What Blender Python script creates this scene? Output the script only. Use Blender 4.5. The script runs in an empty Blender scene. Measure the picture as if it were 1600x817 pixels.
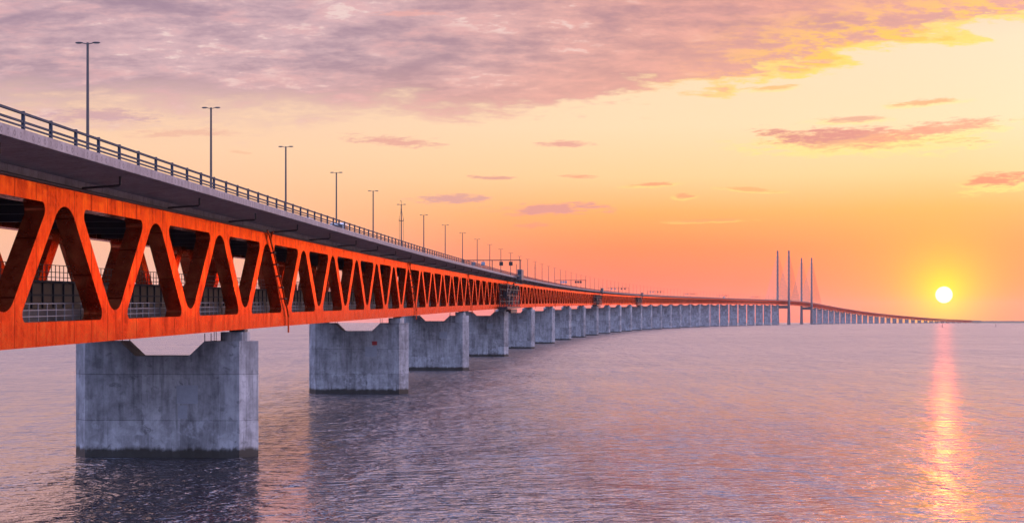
import bpy, bmesh, math, random
import numpy as np
from mathutils import Vector
random.seed(7)
S = bpy.context.scene
C = S.collection
R = math.radians

# ------------------------------------------------------------------ camera
F_PX = 2247.0          # focal length in pixels of the 1600 px wide photograph
CAM_H = 13.48          # eye height over the water
EARTH = 4.5e6          # effective curvature radius of the sea
cam_d = bpy.data.cameras.new('camera')
cam = bpy.data.objects.new('camera', cam_d); C.objects.link(cam)
cam.location = (0, 0, CAM_H); cam.rotation_euler = (R(90), 0, 0)
cam_d.sensor_fit = 'HORIZONTAL'; cam_d.sensor_width = 36.0
cam_d.lens = 36.0 * F_PX / 1600.0
cam_d.shift_y = (498.5 - 408.5) / 1600.0
cam_d.clip_start = 0.5; cam_d.clip_end = 60000
S.camera = cam

# ------------------------------------------------------------------ exposure
S.view_settings.view_transform = 'Standard'
S.view_settings.look = 'None'
S.view_settings.exposure = 0.0
S.view_settings.gamma = 1.0
S.view_settings.use_curve_mapping = False
S.render.engine = 'CYCLES'
S.cycles.max_bounces = 6
S.cycles.volume_bounces = 0
S.cycles.sample_clamp_indirect = 4.0
S.cycles.sample_clamp_direct = 12.0
S.cycles.use_denoising = True
S.cycles.volume_step_rate = 1.0

SUN_AZ, SUN_EL = 16.72, 0.93       # the sun seen in the sky, degrees right of +Y
LAMP_EL = 1.5

def srgb(r, g, b):
    f = lambda c: (c/255/12.92) if c/255 <= .04045 else ((c/255+.055)/1.055)**2.4
    return (f(r), f(g), f(b), 1.0)

# ------------------------------------------------------------------ node helper
class G:
    """tiny expression layer over a node tree"""
    def __init__(s, nt): s.nt = nt
    def node(s, t, **kw):
        n = s.nt.nodes.new(t)
        for k, v in kw.items(): setattr(n, k, v)
        return n
    def put(s, sock, v):
        if hasattr(v, 'is_output') or isinstance(v, bpy.types.NodeSocket): s.nt.links.new(v, sock)
        elif isinstance(v, E): s.nt.links.new(v.k, sock)
        else: sock.default_value = v
    def m(s, op, a, b=0.0, c=0.0, clamp=False):
        n = s.node('ShaderNodeMath', operation=op); n.use_clamp = clamp
        s.put(n.inputs[0], a); s.put(n.inputs[1], b); s.put(n.inputs[2], c)
        return E(s, n.outputs[0])
    def sep(s, v):
        n = s.node('ShaderNodeSeparateXYZ'); s.put(n.inputs[0], v)
        return [E(s, o) for o in n.outputs]
    def comb(s, x, y, z=0.0):
        n = s.node('ShaderNodeCombineXYZ')
        for i, v in enumerate((x, y, z)): s.put(n.inputs[i], v)
        return n.outputs[0]
    def noise(s, vec, scale, detail=4, rough=.55, dist=0.0, lac=2.0):
        n = s.node('ShaderNodeTexNoise')
        s.put(n.inputs['Vector'], vec); s.put(n.inputs['Scale'], scale)
        n.inputs['Detail'].default_value = detail; n.inputs['Roughness'].default_value = rough
        n.inputs['Distortion'].default_value = dist; n.inputs['Lacunarity'].default_value = lac
        return E(s, n.outputs[0])
    def ss(s, v, a, b):
        n = s.node('ShaderNodeMapRange', interpolation_type='SMOOTHSTEP')
        s.put(n.inputs[0], v); s.put(n.inputs[1], a); s.put(n.inputs[2], b)
        return E(s, n.outputs[0])
    def lin(s, v, a, b, c=0.0, d=1.0):
        n = s.node('ShaderNodeMapRange'); n.clamp = True
        for i, q in enumerate((v, a, b, c, d)): s.put(n.inputs[i], q)
        return E(s, n.outputs[0])
    def mix(s, f, a, b, mode='MIX'):
        n = s.node('ShaderNodeMix', data_type='RGBA', blend_type=mode)
        s.put(n.inputs[0], f); s.put(n.inputs[6], a); s.put(n.inputs[7], b)
        return n.outputs[2]
    def ramp(s, v, stops):
        n = s.node('ShaderNodeValToRGB'); cr = n.color_ramp
        while len(cr.elements) < len(stops): cr.elements.new(0.5)
        for e, (p, c) in zip(cr.elements, stops): e.position = p
        for e, (p, c) in zip(cr.elements, stops): e.position = p; e.color = c
        s.put(n.inputs[0], v); return n.outputs[0]
    def scale(s, vec, x, y, z):
        n = s.node('ShaderNodeVectorMath', operation='MULTIPLY')
        s.put(n.inputs[0], vec); n.inputs[1].default_value = (x, y, z)
        return n.outputs[0]
class E:
    def __init__(s, g, k): s.g, s.k = g, k
    def __add__(s, o): return s.g.m('ADD', s, o)
    __radd__ = __add__
    def __sub__(s, o): return s.g.m('SUBTRACT', s, o)
    def __rsub__(s, o): return s.g.m('SUBTRACT', o, s)
    def __mul__(s, o): return s.g.m('MULTIPLY', s, o)
    __rmul__ = __mul__
    def __truediv__(s, o): return s.g.m('DIVIDE', s, o)

# ------------------------------------------------------------------ world: sunset sky with cloud
W = bpy.data.worlds.new('World'); S.world = W; W.use_nodes = True
nt = W.node_tree; nt.nodes.clear(); g = G(nt)
tc = g.node('ShaderNodeTexCoord'); D = tc.outputs['Generated']
dx, dy, dz = g.sep(D)
DEG = 57.29578
A = g.m('ARCTAN2', dx, dy) * DEG
EL = g.m('ARCSINE', dz) * DEG
sv = (math.sin(R(SUN_AZ))*math.cos(R(SUN_EL)), math.cos(R(SUN_AZ))*math.cos(R(SUN_EL)), math.sin(R(SUN_EL)))
dn = g.node('ShaderNodeVectorMath', operation='DISTANCE'); g.put(dn.inputs[0], D); dn.inputs[1].default_value = sv
ang = g.m('ARCSINE', E(g, dn.outputs['Value']) * 0.5, clamp=False) * (2*DEG)
def el_stops(lst): return [((e + 4) / 34.0, srgb(*c)) for e, c in lst]
EN = (EL + 4.0) / 34.0
sky_r = g.ramp(EN, el_stops([(-4, (240,112,105)), (0.2, (246,90,88)), (1.6, (253,106,80)), (2.8, (255,132,80)), (4.2, (255,170,98)),
                             (5.6, (255,205,150)), (7.6, (253,218,178)), (10.5, (247,218,184)), (15, (214,172,170)), (30, (206,168,186))]))
sky_l = g.ramp(EN, el_stops([(-4, (228,170,170)), (0.2, (236,184,184)), (2.2, (246,186,158)), (3.6, (252,188,152)), (5.0, (252,197,156)),
                             (6.6, (252,207,170)), (8.0, (246,205,176)), (11, (222,184,190)), (15, (190,160,185)), (30, (190,164,196))]))
sky = g.mix(g.ss(A, -15.0, 6.0), sky_l, sky_r)
# coral band hugging the horizon between the left water and the sun
sky = g.mix(g.ss(A, -12.0, 0.0) * (1.0 - g.ss(EL, 0.4, 4.6)) * .55, sky, srgb(246,128,112))
# glow round the sun
gl2 = g.m('EXPONENT', (ang / 3.6) * (ang / 3.6) * -1.0)
sky = g.mix(gl2 * .62, sky, srgb(255,176,66))
gl1 = g.m('EXPONENT', (ang / 1.35) * (ang / 1.35) * -1.0)
sky = g.mix(gl1 * .93, sky, srgb(255,216,44))
gl0 = g.m('EXPONENT', (ang / 0.62) * (ang / 0.62) * -1.0)
sky = g.mix(gl0 * .95, sky, srgb(255,240,0))
# cloud sheet (projected on a flat layer so that it shrinks towards the horizon)
pz = dz + 0.20
cp = g.comb(dx / pz, dy / pz, 0.0)
n1 = g.noise(g.scale(cp, 1.0, 1.5, 1), 2.6, 7, .58, .12)
n2 = g.noise(g.scale(cp, 1.0, 1.6, 1), 8.0, 7, .62, .15)
n3 = g.noise(g.scale(cp, 1.0, 1.4, 1), 26.0, 6, .66, .1)
bound = 7.55 + g.m('MAXIMUM', A + 1.5, 0.0) * 0.150 + g.ss(A, -8.0, -18.0) * -0.3
rel = EL - bound
dens = g.ss(rel + (n1 - .5) * 4.6 + (n2 - .5) * 3.0 + (n3 - .5) * 1.0, -0.15, g.lin(A, -10.0, 4.0, 1.9, 0.60))
low = 1.0 - g.ss(rel, 0.6, 3.0)
cl_dark = g.mix(g.ss(A, -9.0, 12.0), srgb(158,130,150), srgb(180,128,138))
cl_lite = g.mix(g.ss(A, -9.0, 12.0), srgb(221,182,187), srgb(240,164,146))
cl = g.mix(g.ss(n2 * .45 + n1 * .40 + n3 * .15, .38, .62), cl_dark, cl_lite)
cl = g.mix(g.ss(n2, .48, .66) * .30, cl, srgb(226,158,158))
holes = g.ss(n2 * .5 + n3 * .5, .53, .60) * g.ss(n1, .46, .62) * (1.0 - g.ss(A, 3.0, 14.0))
cl = g.mix(holes * .75, cl, srgb(240,214,208))
wm = low * g.ss(A, -20.0, 2.0)
cl = g.mix(wm * .45, cl, srgb(240,168,150))
cl = g.mix(g.ss(EL, 12.3, 17.0) * .75, cl, srgb(238,186,178))
edge = dens * (1.0 - dens) * 4.0
cl = g.mix(low * g.ss(A, 5.5, 13.0) * g.ss(n2 * .55 + n3 * .45, .45, .56) * .9, cl, srgb(255,200,64))
sky = g.mix(dens * (1.0 - g.ss(EL, 28.0, 55.0)*.45) * .93, sky, cl)
sky = g.mix(edge * g.ss(A, 3.0, 12.0) * low * .75, sky, srgb(255,218,100))
# single small clouds: x, y, half width, half height (photo px), opacity, colour
def pa(x): return math.degrees(math.atan((x-800)/F_PX))
def pe(x, y): return math.degrees(math.atan((498.5-y)/math.hypot(F_PX, x-800)))
aA, aE = A, EL
wn = g.noise(g.comb(A * .55, EL * 1.9, 0.0), 1.0, 6, .62)
wf = g.noise(g.comb(A * 1.0 - EL * .8, EL * 5.0, 3.0), 1.5, 6, .66)
for (x, y, hw, hh, op, col, tilt) in [
    (1335, 215, 150, 19, 1.0, (205,125,132), -.02), (1455, 204, 120, 13, .85, (226,140,130), .10), (1330, 186, 52, 6, .75, (205,140,140), 0),
    (1440, 160, 50, 5, .85, (236,158,120), .04), (1207, 137, 42, 4.5, .85, (236,180,120), .04), (1565, 281, 52, 13, 1.0, (236,120,105), .10),
    (618, 222, 70, 10, .9, (228,160,150), -.08), (880, 226, 42, 8, .85, (222,150,146), 0), (858, 327, 96, 11, 1.0, (218,146,146), .03),
    (706, 311, 55, 9, .9, (212,152,156), 0), (765, 278, 36, 4, .85, (214,146,142), -.03), (905, 276, 34, 4, .8, (232,150,126), 0),
    (1020, 288, 36, 4, .85, (238,142,116), .06), (1068, 306, 16, 5, .8, (242,140,112), 0), (835, 352, 32, 5, .7, (238,144,128), .05),
    (1105, 345, 52, 3, .65, (248,132,98), .02), (1170, 296, 44, 3.5, .7, (246,150,106), -.08), (150, 180, 85, 12, .7, (196,150,168), .03),
    (290, 209, 80, 8, .6, (232,170,152), .05), (375, 238, 18, 3, .5, (238,178,140), -.1), (640, 22, 60, 6, .6, (240,170,160), .06)]:
    u = (A - pa(x)) / (math.degrees(hw*1.12/F_PX))
    v = (EL - pe(x, y)) / math.degrees(hh/F_PX) - u * (tilt*hw/hh)
    r = g.m('SQRT', u*u + v*v)
    mk = g.ss(1.0 - r + (wn - .5) * 1.5 + (wf - .5) * 2.6, -0.04, 0.72)
    # lit lower rim
    rim = g.ss(1.32 - g.m('SQRT', u*u*.9 + (v+.45)*(v+.45)) + (wn - .5) * 1.5 + (wf - .5) * 2.2, 0.05, 0.7)
    if x > 1000: sky = g.mix(rim * .55 * op, sky, srgb(255,226,130))
    sky = g.mix(mk * op * .9, sky, srgb(*col))
# the side away from the sun: cool dusk lavender
back = g.ss(dy * math.cos(R(SUN_AZ)) + dx * math.sin(R(SUN_AZ)), 0.55, -0.35)
dusk = g.ramp((EL + 4.0) / 94.0, [(0, srgb(172,166,202)), (.12, srgb(164,170,212)), (.35, srgb(154,168,218)), (1, srgb(140,154,208))])
sky = g.mix(back, sky, dusk)
sky = g.mix(g.ss(EL, 22.0, 55.0), sky, srgb(146,160,216))
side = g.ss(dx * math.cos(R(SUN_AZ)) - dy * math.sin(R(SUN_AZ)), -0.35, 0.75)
up = g.node('ShaderNodeVectorMath', operation='SCALE'); g.put(up.inputs[0], sky); g.put(up.inputs['Scale'], g.m('MAXIMUM', g.ss(EL, 12.4, 18.0) * 2.7 + 1.0, back * (side * 1.3 - .46) + 1.0))  # gain added to the unseen upper sky to brighten water and concrete
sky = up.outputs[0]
# added brightness in the unseen sky at right, lights pier chamfers and fascia
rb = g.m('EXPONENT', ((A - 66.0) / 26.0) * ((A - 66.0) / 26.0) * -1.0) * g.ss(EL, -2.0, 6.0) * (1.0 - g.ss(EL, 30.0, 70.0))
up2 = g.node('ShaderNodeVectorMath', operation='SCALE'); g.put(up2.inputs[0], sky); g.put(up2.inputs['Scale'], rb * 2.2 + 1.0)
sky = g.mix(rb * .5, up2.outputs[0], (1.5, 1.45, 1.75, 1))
lp = g.m('LESS_THAN', ang, 0.345)
disc = g.ss(ang, 0.335, 0.285)
sky = g.mix(disc, sky, (1.7, 1.6, 1.25, 1))
nish = g.node('ShaderNodeTexSky', sky_type='NISHITA'); nish.sun_disc = False
nish.sun_elevation = R(LAMP_EL); nish.sun_rotation = R(SUN_AZ)
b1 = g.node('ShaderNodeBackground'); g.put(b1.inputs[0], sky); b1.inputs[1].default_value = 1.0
b2 = g.node('ShaderNodeBackground'); g.put(b2.inputs[0], nish.outputs[0]); b2.inputs[1].default_value = 0.012
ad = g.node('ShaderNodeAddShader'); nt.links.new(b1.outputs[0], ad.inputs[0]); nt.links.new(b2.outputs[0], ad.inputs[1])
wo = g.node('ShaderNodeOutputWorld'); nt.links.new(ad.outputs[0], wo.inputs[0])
W.cycles.sampling_method = 'MANUAL'; W.cycles.sample_map_resolution = 1024

# ------------------------------------------------------------------ sun lamp
sl = bpy.data.lights.new('sun', 'SUN'); so = bpy.data.objects.new('sun', sl); C.objects.link(so)
sl.energy = 0.018; sl.angle = R(0.6); sl.color = (1.0, 0.085, 0.014)
sd = Vector((math.sin(R(SUN_AZ))*math.cos(R(LAMP_EL)), math.cos(R(SUN_AZ))*math.cos(R(LAMP_EL)), math.sin(R(LAMP_EL))))
so.rotation_euler = sd.to_track_quat('Z', 'Y').to_euler()
so.location = (300, 800, 120)

# ------------------------------------------------------------------ materials
def new_mat(name):
    m = bpy.data.materials.new(name); m.use_nodes = True
    m.node_tree.nodes.clear(); gg = G(m.node_tree)
    p = gg.node('ShaderNodeBsdfPrincipled'); o = gg.node('ShaderNodeOutputMaterial')
    m.node_tree.links.new(p.outputs[0], o.inputs[0])
    return m, gg, p
def attr(gg):
    a = gg.node('ShaderNodeAttribute'); a.attribute_name = 'bco'; return a.outputs['Vector']
def bump(gg, p, h, strength, dist):
    b = gg.node('ShaderNodeBump'); b.inputs['Strength'].default_value = strength; b.inputs['Distance'].default_value = dist
    gg.put(b.inputs['Height'], h); gg.nt.links.new(b.outputs[0], p.inputs['Normal'])
def simple(name, col, rough=.5, metal=0.0, var=.25, scale=3.0, spec=.5):
    m, gg, p = new_mat(name)
    t = gg.node('ShaderNodeTexCoord')
    n = gg.noise(t.outputs['Object'], scale, 4, .6)
    gg.put(p.inputs['Base Color'], gg.mix(n, tuple(c*(1-var) for c in col[:3])+(1,), tuple(min(1, c*(1+var)) for c in col[:3])+(1,)))
    p.inputs['Roughness'].default_value = rough; p.inputs['Metallic'].default_value = metal
    p.inputs['Specular IOR Level'].default_value = spec
    return m
M = {}
# truss steel: dark paint given sunset orange in its metallic colour, streaked and chalky
m, gg, p = new_mat('sunset_tinted_steel'); v = attr(gg); s_, t_, z_ = gg.sep(v)
streak = gg.noise(gg.comb(s_, t_ * .5, z_ * .10), 2.2, 5, .65)
blot = gg.noise(v, .55, 5, .62)
fine = gg.noise(v, 3.5, 4, .6)
runs = gg.noise(gg.comb(s_, t_ * .5, z_ * .035), 3.4, 4, .7)
seamz = gg.ss(gg.m('ABSOLUTE', gg.m('FRACT', s_ / 3.3333) - .5), .020, .006)
mixv = streak * .42 + blot * .40 + fine * .18 - seamz * .22 + gg.ss(runs, .58, .70) * .09
gg.put(p.inputs['Base Color'], gg.ramp(mixv, [(.34, (.19,.022,.010,1)), (.50, (.54,.085,.030,1)), (.66, (.78,.23,.085,1))]))
gg.put(p.inputs['Roughness'], gg.lin(mixv + gg.ss(runs, .60, .74) * .10, .38, .64, .32, .14))
p.inputs['Specular IOR Level'].default_value = .5
p.inputs['Metallic'].default_value = .85; p.inputs['Specular Tint'].default_value = (1.0,.46,.27,1)
seam = gg.m('ABSOLUTE', gg.m('FRACT', s_ / 3.3333) - .5)
gg_h = gg.ss(seam, .016, .0) * .5 + blot * .9 + fine * .22 + streak * .4
bump(gg, p, gg_h, .5, .04)
M['steel'] = m
# deck concrete with formwork marks
m, gg, p = new_mat('deck_concrete'); v = attr(gg); s_, t_, z_ = gg.sep(v)
b1_ = gg.noise(v, .5, 5, .62); b2_ = gg.noise(gg.comb(s_, t_, z_ * .2), 1.8, 5, .65); b3_ = gg.noise(v, 6.0, 4, .6)
jm = gg.ss(gg.m('ABSOLUTE', gg.m('FRACT', s_ / 2.4) - .5), .022, .008)
mv = b1_ * .4 + b2_ * .35 + b3_ * .25 - jm * .12 * gg.ss(z_, 11.04, 11.01)
cu = (gg.m('FRACT', s_ / .85) - .5) * .85; cz = z_ - 11.33
cd = gg.m('ABSOLUTE', gg.m('SQRT', cu*cu + cz*cz) - .12)
mv = mv - gg.ss(cd, .07, .03) * gg.ss(t_, 11.70, 11.74) * gg.ss(b1_, .38, .58) * .16 + gg.ss(z_, 11.12, 11.07) * gg.ss(t_, 11.70, 11.74) * -.10
gg.put(p.inputs['Base Color'], gg.ramp(mv, [(.30, (.13,.11,.11,1)), (.50, (.25,.22,.22,1)), (.68, (.36,.33,.32,1))]))
p.inputs['Roughness'].default_value = .85; p.inputs['Specular IOR Level'].default_value = .25
bump(gg, p, b3_ * .7 + b1_ - jm, .5, .03)
M['deck'] = m
# pier concrete
m, gg, p = new_mat('pier_concrete'); tcn = gg.node('ShaderNodeTexCoord'); o = tcn.outputs['Object']; x_, y_, z_ = gg.sep(o)
oi = gg.node('ShaderNodeObjectInfo'); rnd = E(gg, oi.outputs['Random'])
off = gg.node('ShaderNodeVectorMath', operation='ADD'); gg.put(off.inputs[0], o); gg.put(off.inputs[1], gg.comb(rnd * 91.0, rnd * 37.0, rnd * 13.0))
ov = off.outputs[0]; ox, oy, oz = gg.sep(ov)
b1_ = gg.noise(ov, .32, 6, .66, .4); b2_ = gg.noise(gg.comb(ox, oy, oz * .16), 1.1, 6, .68); b3_ = gg.noise(ov, 1.5, 5, .62, .6); b4_ = gg.noise(ov, 11.0, 3, .6)
lift = gg.m('FRACT', (z_ - 3.6) / 4.5)
joint = gg.ss(gg.m('ABSOLUTE', lift - .5), .4925, .4995)
cell = gg.node('ShaderNodeTexWhiteNoise', noise_dimensions='3D')
gg.put(cell.inputs['Vector'], gg.comb(gg.m('FLOOR', (x_ + 40.0) / 3.8), rnd * 50.0, gg.m('FLOOR', (z_ - 3.6) / 4.5)))
pan = E(gg, cell.outputs['Value'])
mv = b1_ * .40 + b2_ * .40 + b3_ * .20 + (pan - .5) * .11 - joint * .18 - gg.ss(gg.m('ABSOLUTE', gg.m('FRACT', (x_ + 40.0) / 3.8) - .5), .4945, .4995) * .05
col = gg.ramp(mv, [(.32, (.08,.078,.08,1)), (.43, (.20,.195,.20,1)), (.54, (.33,.325,.33,1)), (.67, (.50,.49,.495,1))])
# pale patches on the lower lift, dark blotches
col = gg.mix(gg.ss(b3_ * .5 + b1_ * .5, .50, .62) * gg.ss(z_, 4.2, 3.4) * .35, col, (.52,.53,.56,1))
col = gg.mix(gg.ss(b3_, .44, .33) * gg.ss(b1_, .45, .62) * .55, col, (.07,.07,.075,1))
drip = gg.noise(gg.comb(ox, oy, oz * .05), 2.4, 4, .6)
col = gg.mix(gg.ss(drip, .56, .70) * .45, col, (.08,.078,.08,1))
wet = gg.ss(z_ + (b2_ - .5) * .9 + (b3_ - .5) * .5, 1.12, .62)
col = gg.mix(wet * .94, col, (.026,.022,.015,1))
gg.put(p.inputs['Base Color'], col)
gg.put(p.inputs['Roughness'], gg.lin(wet, 0, 1, .86, .45)); p.inputs['Specular IOR Level'].default_value = .3
bump(gg, p, b3_ * .4 + b4_ * .12 - joint * 1.2, .5, .05)
M['pier'] = m
M['rail'] = simple('galvanised_rail', (.045,.055,.075), .75, 0.0, spec=.12)
M['walkrail'] = simple('walkway_rail_steel', (.16,.17,.19), .6, 0.0, spec=.3)
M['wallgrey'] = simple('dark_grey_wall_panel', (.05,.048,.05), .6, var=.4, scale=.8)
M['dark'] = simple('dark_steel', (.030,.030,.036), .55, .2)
M['pipe'] = simple('black_pipe', (.018,.016,.018), .5)
M['lamp'] = simple('lamp_pole_steel', (.07,.062,.062), .5, .2)
M['lens'] = simple('lamp_glass', (.45,.42,.38), .25)
M['asphalt'] = simple('asphalt', (.05,.05,.052), .9, scale=1.0)
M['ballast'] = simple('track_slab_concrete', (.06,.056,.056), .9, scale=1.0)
M['signblack'] = simple('sign_panel_black', (.012,.012,.014), .4)
M['signback'] = simple('sign_back_grey', (.22,.27,.32), .5)
M['tower'] = simple('pylon_concrete', (.13,.12,.125), .85, scale=.15)
M['cable'] = simple('stay_cable_sheath', (.10,.09,.09), .5)
M['white'] = simple('white_car_paint', (.50,.49,.48), .3, var=.03)
M['glass'] = simple('dark_car_glass', (.03,.035,.045), .08)
M['tyre'] = simple('tyre_rubber', (.02,.02,.02), .8)
M['redpaint'] = simple('red_plate_paint', (.34,.03,.025), .5)
M['patch'] = simple('repair_mortar', (.29,.30,.325), .9, scale=2.5, var=.18)
M['land'] = simple('island_ground', (.06,.07,.04), .95, scale=.02)
M['cabin'] = simple('platform_cabin_panel', (.06,.075,.09), .5)

# ------------------------------------------------------------------ bridge alignment
_kn = [0, 1200, 2400, 3600, 4800, 6000]
_kv = [8.511694e-05, 7.676205e-05, 9.24063e-05, 2.557814e-05, 3.22219e-05, 6.912549e-05]
# (values from the joint survey fit)
PS = np.arange(-400, 8600, 5.0)
_h = 0.04630809 + np.cumsum(np.interp(PS, _kn, _kv)) * 5; _i0 = int(np.argmin(abs(PS)))
PH = _h - (_h[_i0] - 0.04630809)
PX = np.cumsum(np.sin(PH)) * 5; PY = np.cumsum(np.cos(PH)) * 5
PX = PX - PX[_i0] - 34.09146; PY = PY - PY[_i0] + 142.0793
ZB_S = [-400, -50, 0, 120, 240, 380, 660, 1080, 1500, 2060, 2620, 3600, 3900, 4150, 4391, 4700, 5882, 7422, 7900, 8600]
ZB_Z = [7.4, 11.7, 12.34, 13.80, 15.44, 17.2, 20.5, 25.2, 29.8, 36.0, 42.2, 50.6, 52.8, 53.6, 52.6, 48.6, 28.8, 4.4, -1.8, -9]
# smooth the profile
_zz = np.interp(PS, ZB_S, ZB_Z); _k = np.ones(61)/61
_zz = np.convolve(np.pad(_zz, 30, mode='edge'), _k, mode='valid')
_w = np.clip((PS-200)/300, 0, 1); _zz = _w*_zz + (1-_w)*np.interp(PS, ZB_S, ZB_Z)
_zz = _zz + .15
def frame(s):
    return np.interp(s, PS, PX), np.interp(s, PS, PY), np.interp(s, PS, PH), np.interp(s, PS, _zz)
def P(s, t, z):
    x, y, h, zb = frame(s)
    return Vector((x + t*math.cos(h), y - t*math.sin(h), zb + z))
def sea(x, y): return -(x*x + y*y) / (2*EARTH)

SPANS = [-140, 0, 120, 240] + [240 + 140*k for k in range(1, 25)] + [3741, 3901, 4391, 4551, 4692] + [4692 + 140*k for k in range(1, 19)] + [7212 + 120*k for k in range(1, 9)]

# ------------------------------------------------------------------ mesh builder in bridge coordinates (s along, t across, z over chord bottom)
class MB:
    def __init__(s): s.v = []; s.f = []
    def box(s, s0, s1, t0, t1, z0, z1, step=12.0):
        n = max(1, int(math.ceil((s1-s0)/step))); b = len(s.v)
        for i in range(n+1):
            q = s0 + (s1-s0)*i/n
            s.v += [(q,t0,z0),(q,t1,z0),(q,t1,z1),(q,t0,z1)]
        for i in range(n):
            a = b+4*i
            for j in range(4): s.f.append((a+j, a+4+j, a+4+(j+1)%4, a+(j+1)%4))
        s.f.append((b,b+1,b+2,b+3)); a = b+4*n; s.f.append((a+3,a+2,a+1,a))
        return s
    def sweep(s, s0, s1, prof, step=10.0):
        n = max(1, int(math.ceil((s1-s0)/step))); b = len(s.v); k = len(prof)
        for i in range(n+1):
            q = s0 + (s1-s0)*i/n
            s.v += [(q,t,z) for t, z in prof]
        for i in range(n):
            a = b+k*i
            for j in range(k): s.f.append((a+j, a+k+j, a+k+(j+1)%k, a+(j+1)%k))
        s.f.append(tuple(range(b, b+k))); s.f.append(tuple(range(b+k*n+k-1, b+k*n-1, -1)))
        return s
    def prism(s, poly, t0, t1):          # poly of (s,z)
        b = len(s.v); k = len(poly)
        s.v += [(q,t0,z) for q, z in poly] + [(q,t1,z) for q, z in poly]
        s.f.append(tuple(range(b, b+k))); s.f.append(tuple(range(b+2*k-1, b+k-1, -1)))
        for j in range(k): s.f.append((b+j, b+k+j, b+k+(j+1)%k, b+(j+1)%k))
        return s
    def tube(s, pts, r, n=6):
        pts = [Vector(p) for p in pts]; b = len(s.v)
        for i, p in enumerate(pts):
            d = (pts[min(i+1, len(pts)-1)] - pts[max(i-1, 0)]).normalized()
            u = d.cross(Vector((0,0,1)))
            if u.length < .05: u = d.cross(Vector((1,0,0)))
            u.normalize(); w = d.cross(u)
            for j in range(n):
                a = 2*math.pi*j/n; s.v.append(tuple(p + r*(math.cos(a)*u + math.sin(a)*w)))
        for i in range(len(pts)-1):
            for j in range(n): s.f.append((b+n*i+j, b+n*i+(j+1)%n, b+n*i+n+(j+1)%n, b+n*i+n+j))
        s.f.append(tuple(range(b+n-1, b-1, -1))); e = b+n*(len(pts)-1); s.f.append(tuple(range(e, e+n)))
        return s
    def build(s, name, mat, parent=None, mapped=True, smooth=False):
        v = np.array(s.v, float)
        if mapped:
            x, y, h, zb = frame(v[:,0])
            co = np.stack([x + v[:,1]*np.cos(h), y - v[:,1]*np.sin(h), zb + v[:,2]], 1)
        else: co = v
        me = bpy.data.meshes.new(name); me.from_pydata(co.tolist(), [], s.f)
        at = me.attributes.new('bco', 'FLOAT_VECTOR', 'POINT'); at.data.foreach_set('vector', v.astype(np.float32).ravel())
        bm = bmesh.new(); bm.from_mesh(me); bmesh.ops.recalc_face_normals(bm, faces=bm.faces[:])
        big = [f for f in bm.faces if len(f.verts) > 4]
        if big: bmesh.ops.triangulate(bm, faces=big)
        bm.to_mesh(me); bm.free()
        if smooth: me.polygons.foreach_set('use_smooth', [True]*len(me.polygons))
        me.materials.append(M[mat] if isinstance(mat, str) else mat)
        o = bpy.data.objects.new(name, me); C.objects.link(o)
        if parent:
            o.parent = parent
            if mapped: o.matrix_parent_inverse = parent_world(parent).inverted()
        return o
from mathutils import Matrix
def parent_world(o):
    m = Matrix.LocRotScale(o.location, o.rotation_euler, o.scale)
    if o.parent: m = parent_world(o.parent) @ o.matrix_parent_inverse @ m
    return m
def tag(o, label, cat, group=None, kind=None):
    o['label'] = label; o['category'] = cat
    if group: o['group'] = group
    if kind: o['kind'] = kind
    return o
def thing(name, loc, rz, label, cat, group=None):
    o = bpy.data.objects.new(name, None); o.empty_display_size = .5; C.objects.link(o)
    o.location = loc; o.rotation_euler = (0, 0, rz)
    return tag(o, label, cat, group)
def copy_tree(o, parent=None):
    c = o.copy(); C.objects.link(c)
    if parent: c.parent = parent
    for ch in KIDS.get(o.name, []): copy_tree(ch, c)
    return c
KIDS = {}
ORD = ['first','second','third','fourth','fifth','sixth','seventh','eighth','ninth','tenth','eleventh','twelfth','thirteenth','fourteenth','fifteenth',
       'sixteenth','seventeenth','eighteenth','nineteenth','twentieth','twenty-first','twenty-second','twenty-third','twenty-fourth','twenty-fifth',
       'twenty-sixth','twenty-seventh','twenty-eighth','twenty-ninth','thirtieth']

# ------------------------------------------------------------------ water (curved sheet to the horizon)
wat, gg, p = new_mat('sea_water')
t = gg.node('ShaderNodeTexCoord'); o = t.outputs['Object']
def rot(vec, a, sx, sy):
    n = gg.node('ShaderNodeMapping'); n.vector_type = 'POINT'
    gg.put(n.inputs['Vector'], vec); n.inputs['Rotation'].default_value = (0,0,R(a)); n.inputs['Scale'].default_value = (sx, sy, 1)
    return n.outputs[0]
gust = gg.noise(rot(o, 10, .0035, .012), 1.0, 4, .6, .4)  # wind lanes
ox_, oy_, oz_ = gg.sep(o); rad = gg.m('SQRT', ox_*ox_ + oy_*oy_ + 1.0)
amp = gg.lin(gust, .35, .65, .75, 1.25) * gg.lin(gg.m('LOGARITHM', rad, 10.0), 2.0, 2.7, .55, 1.25)
def waves(vec):
    w0 = gg.noise(rot(vec, 12, .055, .028), 1.0, 2, .5, .4)     # long low swell
    w1 = gg.noise(rot(vec, 14, .17, .20), 1.0, 3, .55, .5)       # 5 m waves
    w2 = gg.noise(rot(vec, -9, .62, .85), 1.0, 3, .55, .4)       # 1-2 m chop
    w3 = gg.noise(rot(vec, 22, 2.2, 3.0), 1.0, 2, .5, .2)        # ripples
    return w0 * WA[0] + w1 * WA[1] + w2 * WA[2] + w3 * WA[3]
WA = (4.5, 2.9, 1.45, .38)
def shift(dx_, dy_):
    n = gg.node('ShaderNodeVectorMath', operation='ADD'); gg.put(n.inputs[0], o); n.inputs[1].default_value = (dx_, dy_, 0); return n.outputs[0]
DE = .05
h0_, hx_, hy_ = waves(o), waves(shift(DE, 0)), waves(shift(0, DE))
lr = gg.m('LOGARITHM', rad, 10.0)
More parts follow.
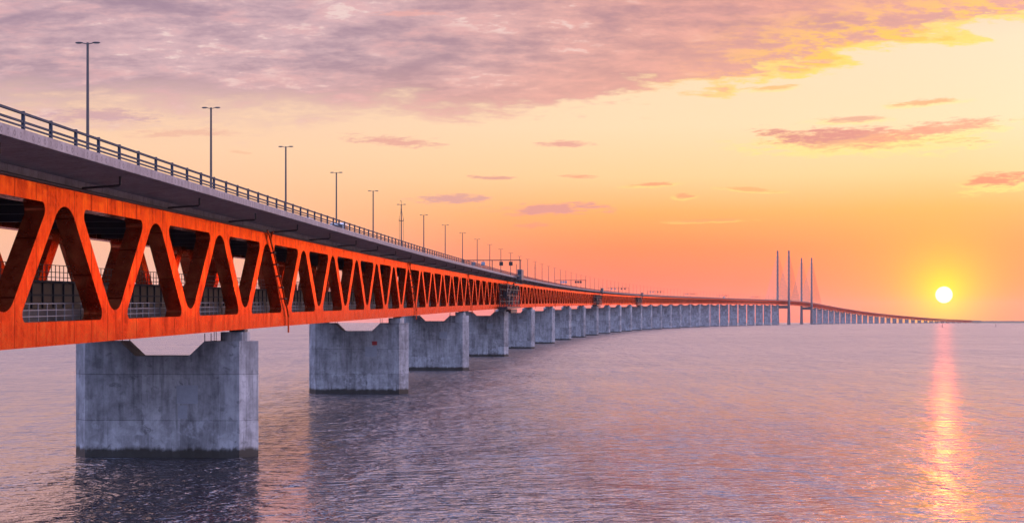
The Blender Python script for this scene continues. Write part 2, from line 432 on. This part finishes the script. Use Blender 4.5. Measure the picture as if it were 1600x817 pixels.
ta = gg.noise(rot(o, 7, .80, .16), 1.0, 3, .6, .2)       # wave faces grouped into streaks and lanes
tb = gg.noise(rot(o, 11, .42, .050), 1.0, 3, .6, .2)
tc2 = gg.noise(rot(o, 9, .15, .011), 1.0, 3, .6, .2)
tilt = (ta - .5) * 1.7 + (tb - .5) * 1.25 + (tc2 - .5) * 1.10 + (gust - .5) * .60
nv = gg.comb((h0_ - hx_) * amp / DE, (h0_ - hy_) * amp / DE - tilt * gg.lin(lr, 2.0, 2.6, .55, 1.0), 1.0)
nn = gg.node('ShaderNodeVectorMath', operation='NORMALIZE'); gg.put(nn.inputs[0], nv)
gg.nt.links.new(nn.outputs[0], p.inputs['Normal'])
p.inputs['Base Color'].default_value = (.022,.020,.026,1)
p.inputs['IOR'].default_value = 1.9
gg.put(p.inputs['Roughness'], gg.lin(gg.m('LOGARITHM', rad, 10.0), 1.95, 2.75, .05, .33))
bm = bmesh.new(); NA = 120; rings = [0.0] + list(np.geomspace(8, 15500, 90))
prev = None
for i, r in enumerate(rings):
    if i == 0: cur = [bm.verts.new((0,0,0))]
    else: cur = [bm.verts.new((r*math.sin(2*math.pi*k/NA), r*math.cos(2*math.pi*k/NA), sea(r,0))) for k in range(NA)]
    if i == 1:
        for k in range(NA): bm.faces.new((prev[0], cur[(k+1)%NA], cur[k]))
    elif i > 1:
        for k in range(NA): bm.faces.new((prev[k], prev[(k+1)%NA], cur[(k+1)%NA], cur[k]))
    prev = cur
bmesh.ops.recalc_face_normals(bm, faces=bm.faces[:])
me = bpy.data.meshes.new('water'); bm.to_mesh(me); bm.free(); me.materials.append(wat)
me.polygons.foreach_set('use_smooth', [True]*len(me.polygons))
if me.polygons[0].normal.z < 0: me.flip_normals()
wo_ = bpy.data.objects.new('water', me); C.objects.link(wo_); tag(wo_, 'rippled mauve sea stretching to the horizon', 'sea', kind='structure')

# ------------------------------------------------------------------ the bridge: one thing, many parts
bridge = thing('truss_bridge', P(0,0,0), 0, 'long two-level road and rail bridge with sunlit orange steel truss curving out to sea', 'bridge')
S0, S1 = -140.0, 8350.0
T_OUT, T_IN = 7.8, 6.5
B1, B2, ZC, ZT = 1.5, 8.85, 9.93, 10.2    # chord top edge, lower edge of the top chord, its top, seat of the deck
def diag_poly(s0, up, fine=True):
    """member from a bottom node (local 0) to a top node (local 10); up=-1 mirrors it"""
    m_ = (7.1-.3)/(B2-B1); sa = math.sin(math.atan(m_)); ca = math.cos(math.atan(m_))
    rv, rl, rf = 2.05, 2.4, .48
    pts = []
    na = 7 if fine else 2
    th0 = math.atan(m_)          # member angle from vertical
    def arc(cx, cz, r, a0, a1): return [(cx + r*math.cos(a0+(a1-a0)*i/na), cz + r*math.sin(a0+(a1-a0)*i/na)) for i in range(na+1)]
    # V bottom on x=0: circle tangent to left edge x = .3 + m (z-B1)
    zc = B1 - .3/m_ + rv/sa
    # start bottom-left
    pts.append((0.0, B1))
    pts += arc(0.0, zc, rv, -math.pi/2, -th0)
    # left edge up to the top-left fillet: corner (7.1,B2), acute opening corner
    zco = B2; xco = 7.1; an = math.pi/2 - th0       # angle between edge and chord inside the opening
    d = rf/math.tan(an/2); cx = xco - d; cz = B2 - rf
    pts += arc(cx, cz, rf, -th0, math.pi/2)
    pts.append((10.0, B2))
    # lambda apex on x=10: circle tangent to right edge x = 2.2 + m (z-B1)
    zc2 = B1 + (10-2.2)/m_ - rl/sa
    pts += arc(10.0, zc2, rl, math.pi/2, math.pi-th0)
    d = rf/math.tan(an/2); cx = 2.2 + d; cz = B1 + rf
    pts += arc(cx, cz, rf, math.pi-th0, 1.5*math.pi)
    out = []
    for q in pts:
        if not out or (abs(q[0]-out[-1][0]) + abs(q[1]-out[-1][1])) > 1e-4: out.append(q)
    return [(s0 + up*x, z) for x, z in out]
KC = 0
for i in range(len(SPANS)-1):
    a, b = SPANS[i], SPANS[i+1]
    nb = max(1, round((b-a)/20.0)); L = (b-a)/nb
    for side in (1, -1):
        t0, t1 = (T_IN, T_OUT) if side == 1 else (-T_OUT, -T_IN)
        near = i < (4 if side == 1 else 3)
        fine = i < 8
        if near:
            tr = MB().box(a, b, t0, t1, B2, ZC, 10).build('top_chord', 'steel', bridge)
            MB().box(a, b, t0, t1, 0, B1, 10).build('bottom_chord', 'steel', bridge)
        mb = MB()
        for k in range(nb):
            sc = L/20.0
            for up, s0 in ((1, a+k*L), (-1, a+(k+1)*L)):
                pl = [(s0 + (x-s0)*sc, z) for x, z in diag_poly(s0, up, fine)]
                if near: MB().prism(pl, t0+.02, t1-.02*0).build('diagonal', 'steel', bridge)
                else: mb.prism(pl, t0, t1)
        if not near:
            mb.box(a, b, t0, t1, B2, ZC, 20).box(a, b, t0, t1, 0, B1, 20)
            mb.build('truss_span', 'steel', bridge)

# deck slab, road surface, median
FT, FB = ZT+1.45, ZT+.86      # fascia top and bottom
prof = [(11.75, FB), (11.75, FT), (11.2, FT+.04), (11.2, FT-.25), (-11.2, FT-.25), (-11.2, FT+.04), (-11.75, FT), (-11.75, FB),
        (-7.55, ZT+.50), (-7.55, ZC+.004), (-6.7, ZC+.004), (-6.4, ZT+.50), (6.4, ZT+.50), (6.7, ZC+.004), (7.55, ZC+.004), (7.55, ZT+.50)]
deck = MB().sweep(S0, S1, prof).build('road_deck', 'deck', bridge)
MB().box(S0, S1, 1.2, 11.15, FT-.245, FT-.21, 10).box(S0, S1, -11.15, -1.2, FT-.245, FT-.21, 10).build('road_surface', 'asphalt', bridge)
# parapet railings: continuous rails, posts every 4 m
for side in (1, -1):
    t = 11.45*side
    rail = MB().box(S0, S1, t-.075, t+.075, FT+.86, FT+.98, 10).build('railing', 'rail', bridge)
    for z0, z1, dt in ((FT+.42, FT+.53, .05), (FT+.19, FT+.28, .045)):
        mb = MB().box(S0, S1, t-dt, t+dt, z0, z1, 10)
        o = mb.build('rail', 'rail', None); o.parent = rail; o.matrix_parent_inverse = parent_world(bridge).inverted() @ parent_world(bridge)
        o.matrix_parent_inverse = Matrix.Identity(4)
    rest = MB(); n = 0
    q = -66.5 - 4*18
    while q < 4000:
        mb = MB() if (side == 1 and n < 96) else rest
        poly = [(q-.09, FT+.02), (q+.11, FT+.02), (q+.07, FT+1.04), (q-.07, FT+1.04)]
        mb.prism(poly, t-.08, t+.08)
        if mb is not rest:
            o = mb.build('post', 'rail', None); o.parent = rail; o.matrix_parent_inverse = Matrix.Identity(4); n += 1
        q += 4.0
    o = rest.build('post', 'rail', None); o.parent = rail; o['kind'] = 'stuff'; o.matrix_parent_inverse = Matrix.Identity(4)
# railway deck inside the truss
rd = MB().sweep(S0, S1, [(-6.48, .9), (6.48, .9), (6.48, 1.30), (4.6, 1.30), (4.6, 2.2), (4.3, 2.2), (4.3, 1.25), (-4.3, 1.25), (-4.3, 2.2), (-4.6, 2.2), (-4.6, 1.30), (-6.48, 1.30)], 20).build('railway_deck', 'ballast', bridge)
mb = MB(); 
for t in (-3.0, -1.5, 1.5, 3.0): mb.box(S0, S1, t-.04, t+.04, 1.26, 1.42, 20)
mb.build('railway_track', 'dark', bridge)
# cross beams
q = -140.0; n = 0
rest = MB()
while q <= 3900:
    top = n % 2 == 1
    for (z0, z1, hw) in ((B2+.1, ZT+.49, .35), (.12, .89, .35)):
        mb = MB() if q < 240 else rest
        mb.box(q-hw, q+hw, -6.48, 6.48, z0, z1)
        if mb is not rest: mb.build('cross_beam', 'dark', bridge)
    q += 10.0; n += 1
o = rest.build('cross_beam', 'dark', bridge); o['kind'] = 'stuff'
# walkway railing behind the sunlit truss, escape walkway wall and fence on the far side
for i in range(6):
    a, b = SPANS[i], SPANS[i+1]
    mb = MB()
    for z in (2.62, 2.20, 1.80): mb.box(a, b, 5.86, 5.92, z-.03, z+.03, 10)
    q = a + .8
    while q < b: mb.box(q-.035, q+.035, 5.86, 5.92, 1.30, 2.62); q += 1.6
    mb.build('walkway_railing', 'walkrail', bridge)
    if i < 4:
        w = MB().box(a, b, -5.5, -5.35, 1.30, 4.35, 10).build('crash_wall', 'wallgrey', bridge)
        mb = MB()
        for z in (1.9, 2.6, 3.3): mb.box(a, b, -5.349, -5.27, z-.08, z+.08, 10)
        q = a + 1.0
        while q < b: mb.box(q-.09, q+.09, -5.349, -5.22, 1.31, 4.35); q += 2.5
        mb.build('wall_frame', 'rail', bridge)
        MB().box(a, b, -5.95, -5.0, 4.353, 4.55, 10).build('ledge', 'rail', bridge)
        mb = MB()
        for z in (5.9, 5.3, 4.85): mb.box(a, b, -5.13, -5.07, z-.03, z+.03, 10)
        q = a + .5
        while q < b: mb.box(q-.03, q+.03, -5.13, -5.07, 4.55, 5.9); q += 1.0
        mb.build('walkway_fence', 'dark', bridge)
# deck drains: down from the slab, in to the chord, along it, and down beside a diagonal past every pier
rest = MB()
for k in range(-4, 80):
    s = -47.3 + 20*k
    mb = MB() if k < 44 else rest
    mb.tube([(s, 10.5, ZT+.86), (s, 10.5, ZT+.22), (s, 10.38, ZT+.14), (s, 7.95, ZT-.02)], .085)
    if mb is not rest: mb.build('drain_pipe', 'pipe', bridge)
o = rest.build('drain_pipe', 'pipe', bridge); o['kind'] = 'stuff'
mb = MB()
for i in range(12):
    a, b = SPANS[i], SPANS[i+1]; n = int((b-a)/10)
    mb.tube([(a+10*j, 7.9, ZT-.13) for j in range(n+1)], .10)
mb.build('drain_main', 'pipe', bridge)
for i in range(14):
    pz_ = SPANS[i]
    dp = MB()
    dp.tube([(pz_+9.2, 7.98, ZT-.02), (pz_+9.9, 8.02, ZT-.35), (pz_+11.3, 8.02, B2-.1), (pz_+19.2, 8.02, B1+.45), (pz_+20.0, 8.02, B1-.5), (pz_+20.0, 8.02, -.75)], .10)
    dp.tube([(pz_+12.4, 7.98, ZT+.02), (pz_+11.2, 8.04, ZT-.15), (pz_+10.8, 8.04, ZT-.6), (pz_+11.0, 8.04, B2+.2)], .10)
    o = dp.build('downpipe', 'steel', bridge)
    if i < 4:
        cl = MB()
        for j in range(5):
            u = .12 + .18*j; s = pz_+11.3 + 7.9*u; z = B2-.1 + (B1+.45-B2+.1)*u
            cl.box(s-.18, s+.18, 7.803, 8.17, z-.08, z+.08)
        c = cl.build('pipe_clamp', 'dark', None); c.parent = o; c.matrix_parent_inverse = Matrix.Identity(4)

# ------------------------------------------------------------------ piers
def loft_t(mb, secs):      # secs: (t, half thickness, z0, z1) in local pier space
    b = len(mb.v)
    for t, w, z0, z1 in secs: mb.v += [(t,-w,z0),(t,w,z0),(t,w,z1),(t,-w,z1)]
    for i in range(len(secs)-1):
        a = b+4*i
        for j in range(4): mb.f.append((a+j, a+4+j, a+4+(j+1)%4, a+(j+1)%4))
    mb.f.append((b,b+1,b+2,b+3)); a = b+4*(len(secs)-1); mb.f.append((a+3,a+2,a+1,a))
def make_pier(i, s, label, detail):
    x, y, h, zb = [float(q) for q in frame(s)]
    z0 = sea(x, y); zt = zb - 1.15 - z0
    root = thing('bridge_pier', (x, y, z0), -h, label, 'bridge pier', 'broad concrete piers carrying the bridge')
    if zt < 1.2: zt = 1.2
    zn = zt - 1.45; zb_ = -3.0
    mb = MB()
    loft_t(mb, [(-9.12,.02,zb_,zt),(-7.62,1.7,zb_,zt),(-4.2,1.7,zb_,zt),(-2.65,1.7,zb_,zn),(2.65,1.7,zb_,zn),(4.2,1.7,zb_,zt),(7.62,1.7,zb_,zt),(9.12,.02,zb_,zt)])
    peds = []
    for sg in (-1, 1):
        pl = [(sg*(5.55), -.75), (sg*5.85, -1.15), (sg*7.75, -1.15), (sg*8.15, -.6), (sg*8.15, .6), (sg*7.75, 1.15), (sg*5.85, 1.15), (sg*5.55, .75)]
        m2 = MB(); k = len(pl)
        m2.v = [(a, b, zt+.003) for a, b in pl] + [(a, b, zt+.88) for a, b in pl]
        m2.f = [tuple(range(k)), tuple(range(2*k-1, k-1, -1))] + [(j, k+j, k+(j+1)%k, (j+1)%k) for j in range(k)]
        m3 = MB().box(sg*7.15-.75, sg*7.15+.75, -.7, .7, zt+.883, zt+1.146)
        peds.append((m2, m3))
    if detail:
        mb.build('shaft', 'pier', root, mapped=False)
        for m2, m3 in peds:
            pd = m2.build('bearing_pedestal', 'pier', root, mapped=False)
            m3.build('bearing', 'dark', pd, mapped=False)
        if i < 5:
            for sg in (-1, 1):
                for d in (-1.2, 1.2): MB().box(sg*4.1-.035, sg*4.1+.035, d-.03, d+.03, zt-.35, zt+.75).build('guard_post', 'dark', root, mapped=False)
            MB().box(1.45, 3.55, -1.725, -1.702, zt-6.1, zt-4.3).build('access_panel', 'patch', root, mapped=False)
        if i == 0: MB().box(1.6, 2.5, -1.722, -1.702, zt-7.55, zt-6.25).build('repair_panel', 'patch', root, mapped=False)
        if i == 1: MB().box(2.7, 3.6, -1.76, -1.702, zt-4.0, zt-3.3).build('warning_plate', 'redpaint', root, mapped=False)
        if i == 0:
            MB().tube([(4.95,-.9,zt), (4.95,-.9,zt+1.1)], .03).tube([(5.15,-.9,zt), (5.15,-.9,zt+1.1)], .03).build('ladder', 'dark', root, mapped=False)
    else:
        for m2, m3 in peds:
            for mm in (m2, m3):
                b = len(mb.v); mb.v += mm.v; mb.f += [tuple(q+b for q in f) for f in mm.f]
        mb.build('shaft', 'pier', root, mapped=False)
east = [0, 120, 240] + [240+140*k for k in range(1, 25)] + [3741]
for i, s in enumerate(east):
    if i == 0: lb = 'nearest and largest concrete pier, wide notched top, standing at lower left of the photo'
    elif i == 1: lb = 'second nearest notched concrete pier, with a small red plate on its broad face'
    elif i == 27: lb = 'tall concrete pier half hidden right beside the nearer pair of pylons'
    else: lb = f'broad concrete pier in the sea under the truss, {ORD[i]} from the left'
    make_pier(i, float(s), lb, i < 12)
west = [4551, 4692] + [4692+140*k for k in range(1, 19)] + [7212+120*k for k in range(1, 8)]
for i, s in enumerate(west):
    make_pier(100, float(s), f'small hazy concrete pier beyond the far pylons, {ORD[i]} counting right from them', False)

# ------------------------------------------------------------------ pylons with stay cables
def make_pylon(s, label):
    x, y, h, zb = [float(q) for q in frame(s)]
    z0 = sea(x, y)
    root = thing('bridge_pylon', (x, y, z0), -h, label, 'pylon', 'cable stay pylons of the high bridge')
    H = 203.5
    dk = zb - z0 + ZT + 1.5
    for sg in (-1, 1):
        mb = MB(); lv = [(-4, 4.4, 5.4), (10, 4.0, 5.2), (dk-12, 3.1, 4.4), (dk+20, 2.5, 3.6), (H-3, 2.15, 2.7), (H-1, 2.0, 2.5), (H, 1.4, 1.9)]
        for z, a, b in lv:
            c = sg*15.3
            mb.v += [(c-a,-b+1,z),(c-a+1,-b,z),(c+a-1,-b,z),(c+a,-b+1,z),(c+a,b-1,z),(c+a-1,b,z),(c-a+1,b,z),(c-a,b-1,z)]
        for i in range(len(lv)-1):
            for j in range(8): mb.f.append((8*i+j, 8*i+(j+1)%8, 8*i+8+(j+1)%8, 8*i+8+j))
        mb.f.append(tuple(range(7,-1,-1))); e = 8*(len(lv)-1); mb.f.append(tuple(range(e, e+8)))
        mb.build('pylon_leg', 'tower', root, mapped=False)
        for d in (-1, 1):
            for j in range(1, 11):
                off = 18 + 22.5*j
                za = dk + 3 + (H - 8 - dk - 3)*(off/243.0)
                # deck end follows the real alignment
                pd_ = P(s + d*off, sg*13.0, ZT+1.7)
                l = Vector((pd_.x - x, pd_.y - y, 0)); ch, sh = math.cos(h), math.sin(h)
                lx, ly = l.x*ch - l.y*sh, l.x*sh + l.y*ch
                MB().tube([(sg*15.3, d*2.0, za), (lx, ly, pd_.z - z0)], .36, 4).build('stay_cable', 'cable', root, mapped=False)
    MB().box(-12.4, 12.4, -2.6, 2.6, dk-12.5-9.5, dk-12.5-1.2).build('crossbeam', 'tower', root, mapped=False)
make_pylon(3901.0, 'nearer pair of tall slender concrete pylon legs with stay cables, reaching highest in the sky')
make_pylon(4391.0, 'farther pair of slender concrete pylon legs with stay cables, slightly lower, nearest the sun')

# ------------------------------------------------------------------ lamp posts on the median
def ellip(mb, c, rx, ry, rz, n=8, m=5):
    b = len(mb.v)
    for i in range(m+1):
        a = math.pi*i/m
        for j in range(n):
            q = 2*math.pi*j/n
            mb.v.append((c[0]+rx*math.cos(a), c[1]+ry*math.sin(a)*math.cos(q), c[2]+rz*math.sin(a)*math.sin(q)))
    for i in range(m):
        for j in range(n): mb.f.append((b+n*i+j, b+n*i+(j+1)%n, b+n*(i+1)+(j+1)%n, b+n*(i+1)+j))
def pole_mb(H, r0, r1, n=10):
    mb = MB()
    for z, r in ((0, r0*1.6), (.5, r0*1.6), (.55, r0), (H*.5, (r0+r1)/2), (H, r1)):
        for j in range(n): mb.v.append((r*math.cos(2*math.pi*j/n), r*math.sin(2*math.pi*j/n), z))
    for i in range(4):
        for j in range(n): mb.f.append((n*i+j, n*i+(j+1)%n, n*i+n+(j+1)%n, n*i+n+j))
    mb.f.append(tuple(range(n-1,-1,-1))); mb.f.append(tuple(range(4*n, 5*n)))
    return mb
LH = 12.75
def lamp_parts(root, mast=False):
    kids = []
    o = pole_mb(LH, .15, .105).build('pole', 'lamp', root, mapped=False, smooth=False); kids.append(o)
    for sg in (-1, 1):
        a = MB().tube([(sg*.08,0,LH-.10), (sg*.5,0,LH-.02)], .04, 6).build('lamp_arm', 'lamp', root, mapped=False); kids.append(a)
        hd = MB(); ellip(hd, (sg*.72, 0, LH), .34, .16, .085)
        hd = hd.build('lamp_head', 'lamp', root, mapped=False, smooth=True); kids.append(hd)
        ln = MB(); ellip(ln, (sg*.74, 0, LH-.055), .24, .11, .05)
        ln = ln.build('lens', 'lens', hd, mapped=False, smooth=True); KIDS[hd.name] = [ln]
    if mast:
        for z in (LH-3.7, LH-10.2):
            kids.append(MB().box(-.5,.5,-.3,.3,z,z+.1).box(-.5,-.44,-.3,.3,z+.1,z+.5).box(.44,.5,-.3,.3,z+.1,z+.5).build('service_platform', 'dark', root, mapped=False))
        for sg in (-1, 1):
            kids.append(MB().tube([(sg*.45,0,LH-12.0), (sg*.45,0,LH-3.0), (sg*.08,0,LH-1.4)], .035, 5).build('side_rail', 'dark', root, mapped=False))
        kids.append(MB().box(-.12,.12,-.12,.12,LH-1.35,LH-1.0).tube([(0,0,LH), (0,0,LH+.75)], .04, 5).tube([(-.02,0,LH+.7), (-.18,0,LH+.85)], .09, 6).build('antenna', 'dark', root, mapped=False))
    KIDS[root.name] = kids
lamp_s = [-100]
lamp_s = []
for i in range(1, len(SPANS)-1):
    a, b = SPANS[i], SPANS[i+1]
    if b > 3800: break
    for f in (1/6, .5, 5/6): lamp_s.append(a + (b-a)*f)
lamp_s = [q - 3.0 if q < 230 else q + 1.0 for q in [-20.0] + lamp_s]
GAN = [414.0, 915.5, 1427.5, 1916.5, 2402.5, 2885.5, 3379.5]
base = mastp = far = None
sect = {}
for n, s in enumerate(lamp_s):
    x, y, h, zb = [float(q) for q in frame(s)]
    loc = (x, y, zb + FT - .25)
    is_mast = min(abs(s-177), abs(s-637.7)) < 3
    gi = sum(1 for q in GAN if q < s)
    sect[gi] = sect.get(gi, 0) + 1
    if is_mast:
        lb = 'lamp post with antenna, platforms and side rods, the taller mast before the first sign gantry' if s < 300 else 'lamp post with antenna and service platforms, standing between the first and second sign gantries'
        nm = 'lamp_mast'
    else:
        nm = 'street_lamp'
        k = sect[gi]-1
        od = ORD[k]
        if gi == 0: lb = f'twin-headed lamp post above the deck railing, {ORD[n]} pole from the left edge'
        else: lb = f'distant twin-headed lamp post, {od} pole to the right after sign gantry number {["","one","two","three","four","five","six","seven"][gi]}'
    if is_mast:
        r = thing(nm, loc, -h, lb, 'lamp post', 'lamp posts along the bridge median')
        if mastp is None: lamp_parts(r, True); mastp = r
        else:
            for ch in KIDS[mastp.name]: copy_tree(ch, r)
    elif n < 30:
        r = thing(nm, loc, -h, lb, 'lamp post', 'lamp posts along the bridge median')
        if base is None: lamp_parts(r); base = r
        else:
            for ch in KIDS[base.name]: copy_tree(ch, r)
    else:
        if far is None:
            mb = pole_mb(LH, .16, .12, 6); mb.tube([(-.6,0,LH-.05), (.6,0,LH-.05)], .05, 4); ellip(mb, (-.75,0,LH), .34,.16,.09, 6, 4); ellip(mb, (.75,0,LH), .34,.16,.09, 6, 4)
            far = mb.build(nm, 'lamp', None, mapped=False); r = far
        else: r = far.copy(); C.objects.link(r)
        r.location = loc; r.rotation_euler = (0,0,-h)
        tag(r, lb, 'lamp post', 'lamp posts along the bridge median')

# ------------------------------------------------------------------ sign gantries
for gi, s in enumerate(GAN):
    x, y, h, zb = [float(q) for q in frame(s)]
    six = gi == 1
    lb = (f'{["nearest","second nearest","third nearest","fourth nearest","fifth nearest","sixth nearest","most distant"][gi]} overhead sign gantry spanning both carriageways, with '
          + ('six small square panels' if six else 'four square panels'))
    r = thing('sign_gantry', (x, y, zb+FT-.25), -h, lb, 'sign gantry', 'overhead sign gantries across the deck')
    for t in (-11.0, 0.0, 11.0):
        MB().box(t-.13, t+.13, -.13, .13, (.34 if abs(t) > 1 else 0), 6.9).build('gantry_post', 'dark', r, mapped=False)
    MB().box(-11.3, 11.3, -.16, .16, 6.9, 7.2).build('beam', 'dark', r, mapped=False)
    for t in ((-7.2,-5.4,-3.6,3.6,5.4,7.2) if six else (-7.2,-3.5,3.5,7.2)):
        mt = 'signblack' if t > 0 else 'signback'
        pn = MB().box(t-.72, t+.72, -.22, .12, 4.95, 6.45).build('sign_panel', mt, r, mapped=False)
        MB().box(t-.05, t+.05, -.05, .05, 6.452, 6.898).build('hanger', 'dark', pn, mapped=False)

# ------------------------------------------------------------------ inspection platforms hung on the outside of the truss
def inspection(s0, lb):
    r = thing('inspection_platform', P(s0, 9.0, 0), 0, lb, 'inspection platform', 'inspection platforms hung outside the truss')
    L = 62.0
    pl = MB(); pl.prism([(s0, -.1), (s0+L, .1), (s0+L, .45), (s0, .75)], 7.95, 11.0); pl.build('walk_platform', 'dark', r)
    fr = MB()
    for j in range(9):
        s = s0 + 2 + j*(L-4)/8
        for t in (8.2, 10.6): fr.box(s-.14, s+.14, t-.14, t+.14, .5, 8.6)
    for z in (2.6, 4.7, 6.8, 8.5):
        for t in (8.2, 10.6): fr.box(s0+2, s0+L-2, t-.1, t+.1, z-.12, z+.12)
    for j in range(8):
        a = s0 + 2 + j*(L-4)/8; b = a + (L-4)/8
        z0, z1 = (.6, 4.6) if j % 2 else (4.7, 8.5)
        fr.tube([(a, 10.6, z0), (b, 10.6, z1)], .11, 4); fr.tube([(a, 8.2, z1), (b, 8.2, z0)], .11, 4)
    for j in (1, 4, 5): fr.box(s0+3+j*9, s0+6+j*9, 8.4, 10.5, 3.0+.6*j, 5.6+.5*j)
    fr.build('scaffold_frame', 'dark', r)
    MB().box(s0+18, s0+52, 12.2, 12.5, 8.9, 9.2).box(s0+50, s0+51, 9.0, 12.5, 9.21, 9.5).box(s0+46.2, s0+46.8, 12.2, 12.8, 9.21, FB).box(s0+46, s0+46.7, 9.2, 9.8, 4.5, 9.2).build('hanger_beam', 'dark', r)
    c = MB().box(s0+33, s0+44, 11.9, 13.5, FB-.6, FT+2.6).build('cabin', 'cabin', r)
    MB().box(s0+32.96, s0+32.99, 12.1, 13.3, FT+.8, FT+2.2).build('window', 'glass', c)
    MB().tube([(s0+22, 12.4, FT), (s0+22, 12.4, FT+4.2)], .1, 5).box(s0+16, s0+32.9, 12.2, 12.8, FT-.1, FT+.15).build('crane_mast', 'dark', r)
    MB().box(s0+58, s0+88, 3.4, 7.6, -1.9, -.5).build('slung_box', 'dark', r)
inspection(352.0, 'dark scaffold platform with cabin hung on the orange truss, nearest, above the fourth pier')
inspection(1036.0, 'small distant scaffold platform hung on the orange truss above the ninth pier')
inspection(1560.0, 'tiny faint scaffold platform on the brightest yellow stretch of the truss')

# ------------------------------------------------------------------ vehicles on the deck
def vehicle(s, t, L, Wd, Hh, hood, name, lb, cat):
    x, y, h, zb = [float(q) for q in frame(s)]
    px_, py_ = x + t*math.cos(h), y - t*math.sin(h)
    r = thing(name, (px_, py_, zb+FT-.21), -h, lb, cat)
    b = MB(); hw = Wd/2
    prof = [(0,.35),(0,Hh*.55),(.12,Hh*.93),(.35,Hh),(L-hood-.75,Hh),(L-hood,Hh*.60),(L-.15,Hh*.50),(L,Hh*.36),(L,.35)]
    k = len(prof); b.v = [(-hw, q, z) for q, z in prof] + [(hw, q, z) for q, z in prof]
    b.f = [tuple(range(k)), tuple(range(2*k-1, k-1, -1))] + [(j, k+j, k+(j+1)%k, (j+1)%k) for j in range(k)]
    body = b.build('body', 'white', r, mapped=False)
    bv = body.modifiers.new('bevel', 'BEVEL'); bv.width = .08; bv.segments = 2; bv.limit_method = 'ANGLE'
    MB().box(-hw+.18, hw-.18, .01, .03, Hh*.58, Hh*.86).build('rear_window', 'glass', r, mapped=False).rotation_euler = (R(-12*0), 0, 0)
    for sg in (-1, 1):
        xs = sorted((sg*(hw+.004), sg*(hw+.02)))
        MB().box(xs[0], xs[1], .7, L-hood-.7, Hh*.60, Hh*.88).build('side_window', 'glass', r, mapped=False)
        for yy in (.9, L-.95):
            wl = MB(); n = 14
            for xx in (sg*(hw-.22), sg*(hw+.02)): wl.v += [(xx, yy + .34*math.cos(2*math.pi*j/n), .34 + .34*math.sin(2*math.pi*j/n)) for j in range(n)]
            wl.f = [tuple(range(n)), tuple(range(2*n-1, n-1, -1))] + [(j, n+j, n+(j+1)%n, (j+1)%n) for j in range(n)]
            wl.build('wheel', 'tyre', r, mapped=False)
        MB().box(sg*(hw-.25)-.08, sg*(hw-.25)+.08, -.02, -.002, Hh*.38, Hh*.50).build('tail_light', 'redpaint', r, mapped=False)
vehicle(62.0, 6.2, 5.2, 2.0, 2.45, .9, 'van', 'white van glimpsed through the deck railing below the fourth lamp post', 'van')
vehicle(36.0, 6.4, 4.6, 1.85, 1.75, 1.1, 'car', 'pale car glimpsed through the deck railing just right of the third lamp post', 'car')
vehicle(2848.0, 6.2, 12.5, 2.5, 3.9, .8, 'lorry', 'tiny lorry silhouette on the far deck left of the pylons, below a sign gantry', 'lorry')

# ------------------------------------------------------------------ sea marks and the low island at the far end
def sea_mark(px, dist, lb):
    az = math.atan((px-800)/F_PX); x, y = dist*math.tan(az), dist
    r = thing('sea_mark', (x, y, sea(x, y)), 0, lb, 'sea mark', 'channel marks standing in the far water')
    mb = MB(); n = 10
    for z, q in ((-.8, 1.1), (.6, 1.3), (1.0, .5), (4.2, .28), (4.3, .28)):
        for j in range(n): mb.v.append((q*math.cos(2*math.pi*j/n), q*math.sin(2*math.pi*j/n), z))
    for i in range(4):
        for j in range(n): mb.f.append((n*i+j, n*i+(j+1)%n, n*i+n+(j+1)%n, n*i+n+j))
    mb.f.append(tuple(range(n-1,-1,-1))); mb.f.append(tuple(range(4*n,5*n)))
    mb.build('float', 'dark', r, mapped=False)
    tm = MB(); ellip(tm, (0,0,4.9), .7,.7,.6); tm.build('topmark', 'redpaint', r, mapped=False)
sea_mark(1472.5, 2650.0, 'small dark channel mark in the water straight below the sun')
sea_mark(1556.0, 2750.0, 'small dark channel mark far out at the right edge of the sea')
mb = MB(); n = 60
for i in range(n+1):
    u = i/n; x = 2300 + 3300*u; y = 7900 + 700*u; hgt = sea(x, y) + (10.5 + 1.6*math.sin(9*u) + random.uniform(-.5, .5)) * min(1, 20*u + .35)
    mb.v += [(x, y, sea(x,y)-2), (x, y+60, hgt*1), (x+40, y+700, sea(x,y)-4)]
for i in range(n):
    a = 3*i; mb.f += [(a, a+3, a+4, a+1), (a+1, a+4, a+5, a+2)]
o = mb.build('island', 'land', None, mapped=False); tag(o, 'low dark island strip on the horizon where the bridge comes down', 'island', kind='structure')

# ------------------------------------------------------------------ haze
HAZE = True
if HAZE:
    m = bpy.data.materials.new('haze_air'); m.use_nodes = True; m.node_tree.nodes.clear()
    v = m.node_tree.nodes.new('ShaderNodeVolumePrincipled'); oo = m.node_tree.nodes.new('ShaderNodeOutputMaterial')
    v.inputs['Color'].default_value = (.95, .74, .70, 1); v.inputs['Density'].default_value = 1.7e-5
    v.inputs['Anisotropy'].default_value = .35
    m.node_tree.links.new(v.outputs[0], oo.inputs['Volume'])
    me = bpy.data.meshes.new('haze'); hx = 16500.0; zl, zh = -29.0, 207.0
    me.from_pydata([(sx*hx, sy*hx, z) for z in (zl, zh) for sx, sy in ((-1,-1),(1,-1),(1,1),(-1,1))], [],
                   [(3,2,1,0),(4,5,6,7),(0,1,5,4),(1,2,6,5),(2,3,7,6),(3,0,4,7)])
    me.materials.append(m)
    hz = bpy.data.objects.new('haze', me); C.objects.link(hz)
    tag(hz, 'thin warm sunset haze over the sea', 'haze', kind='stuff')
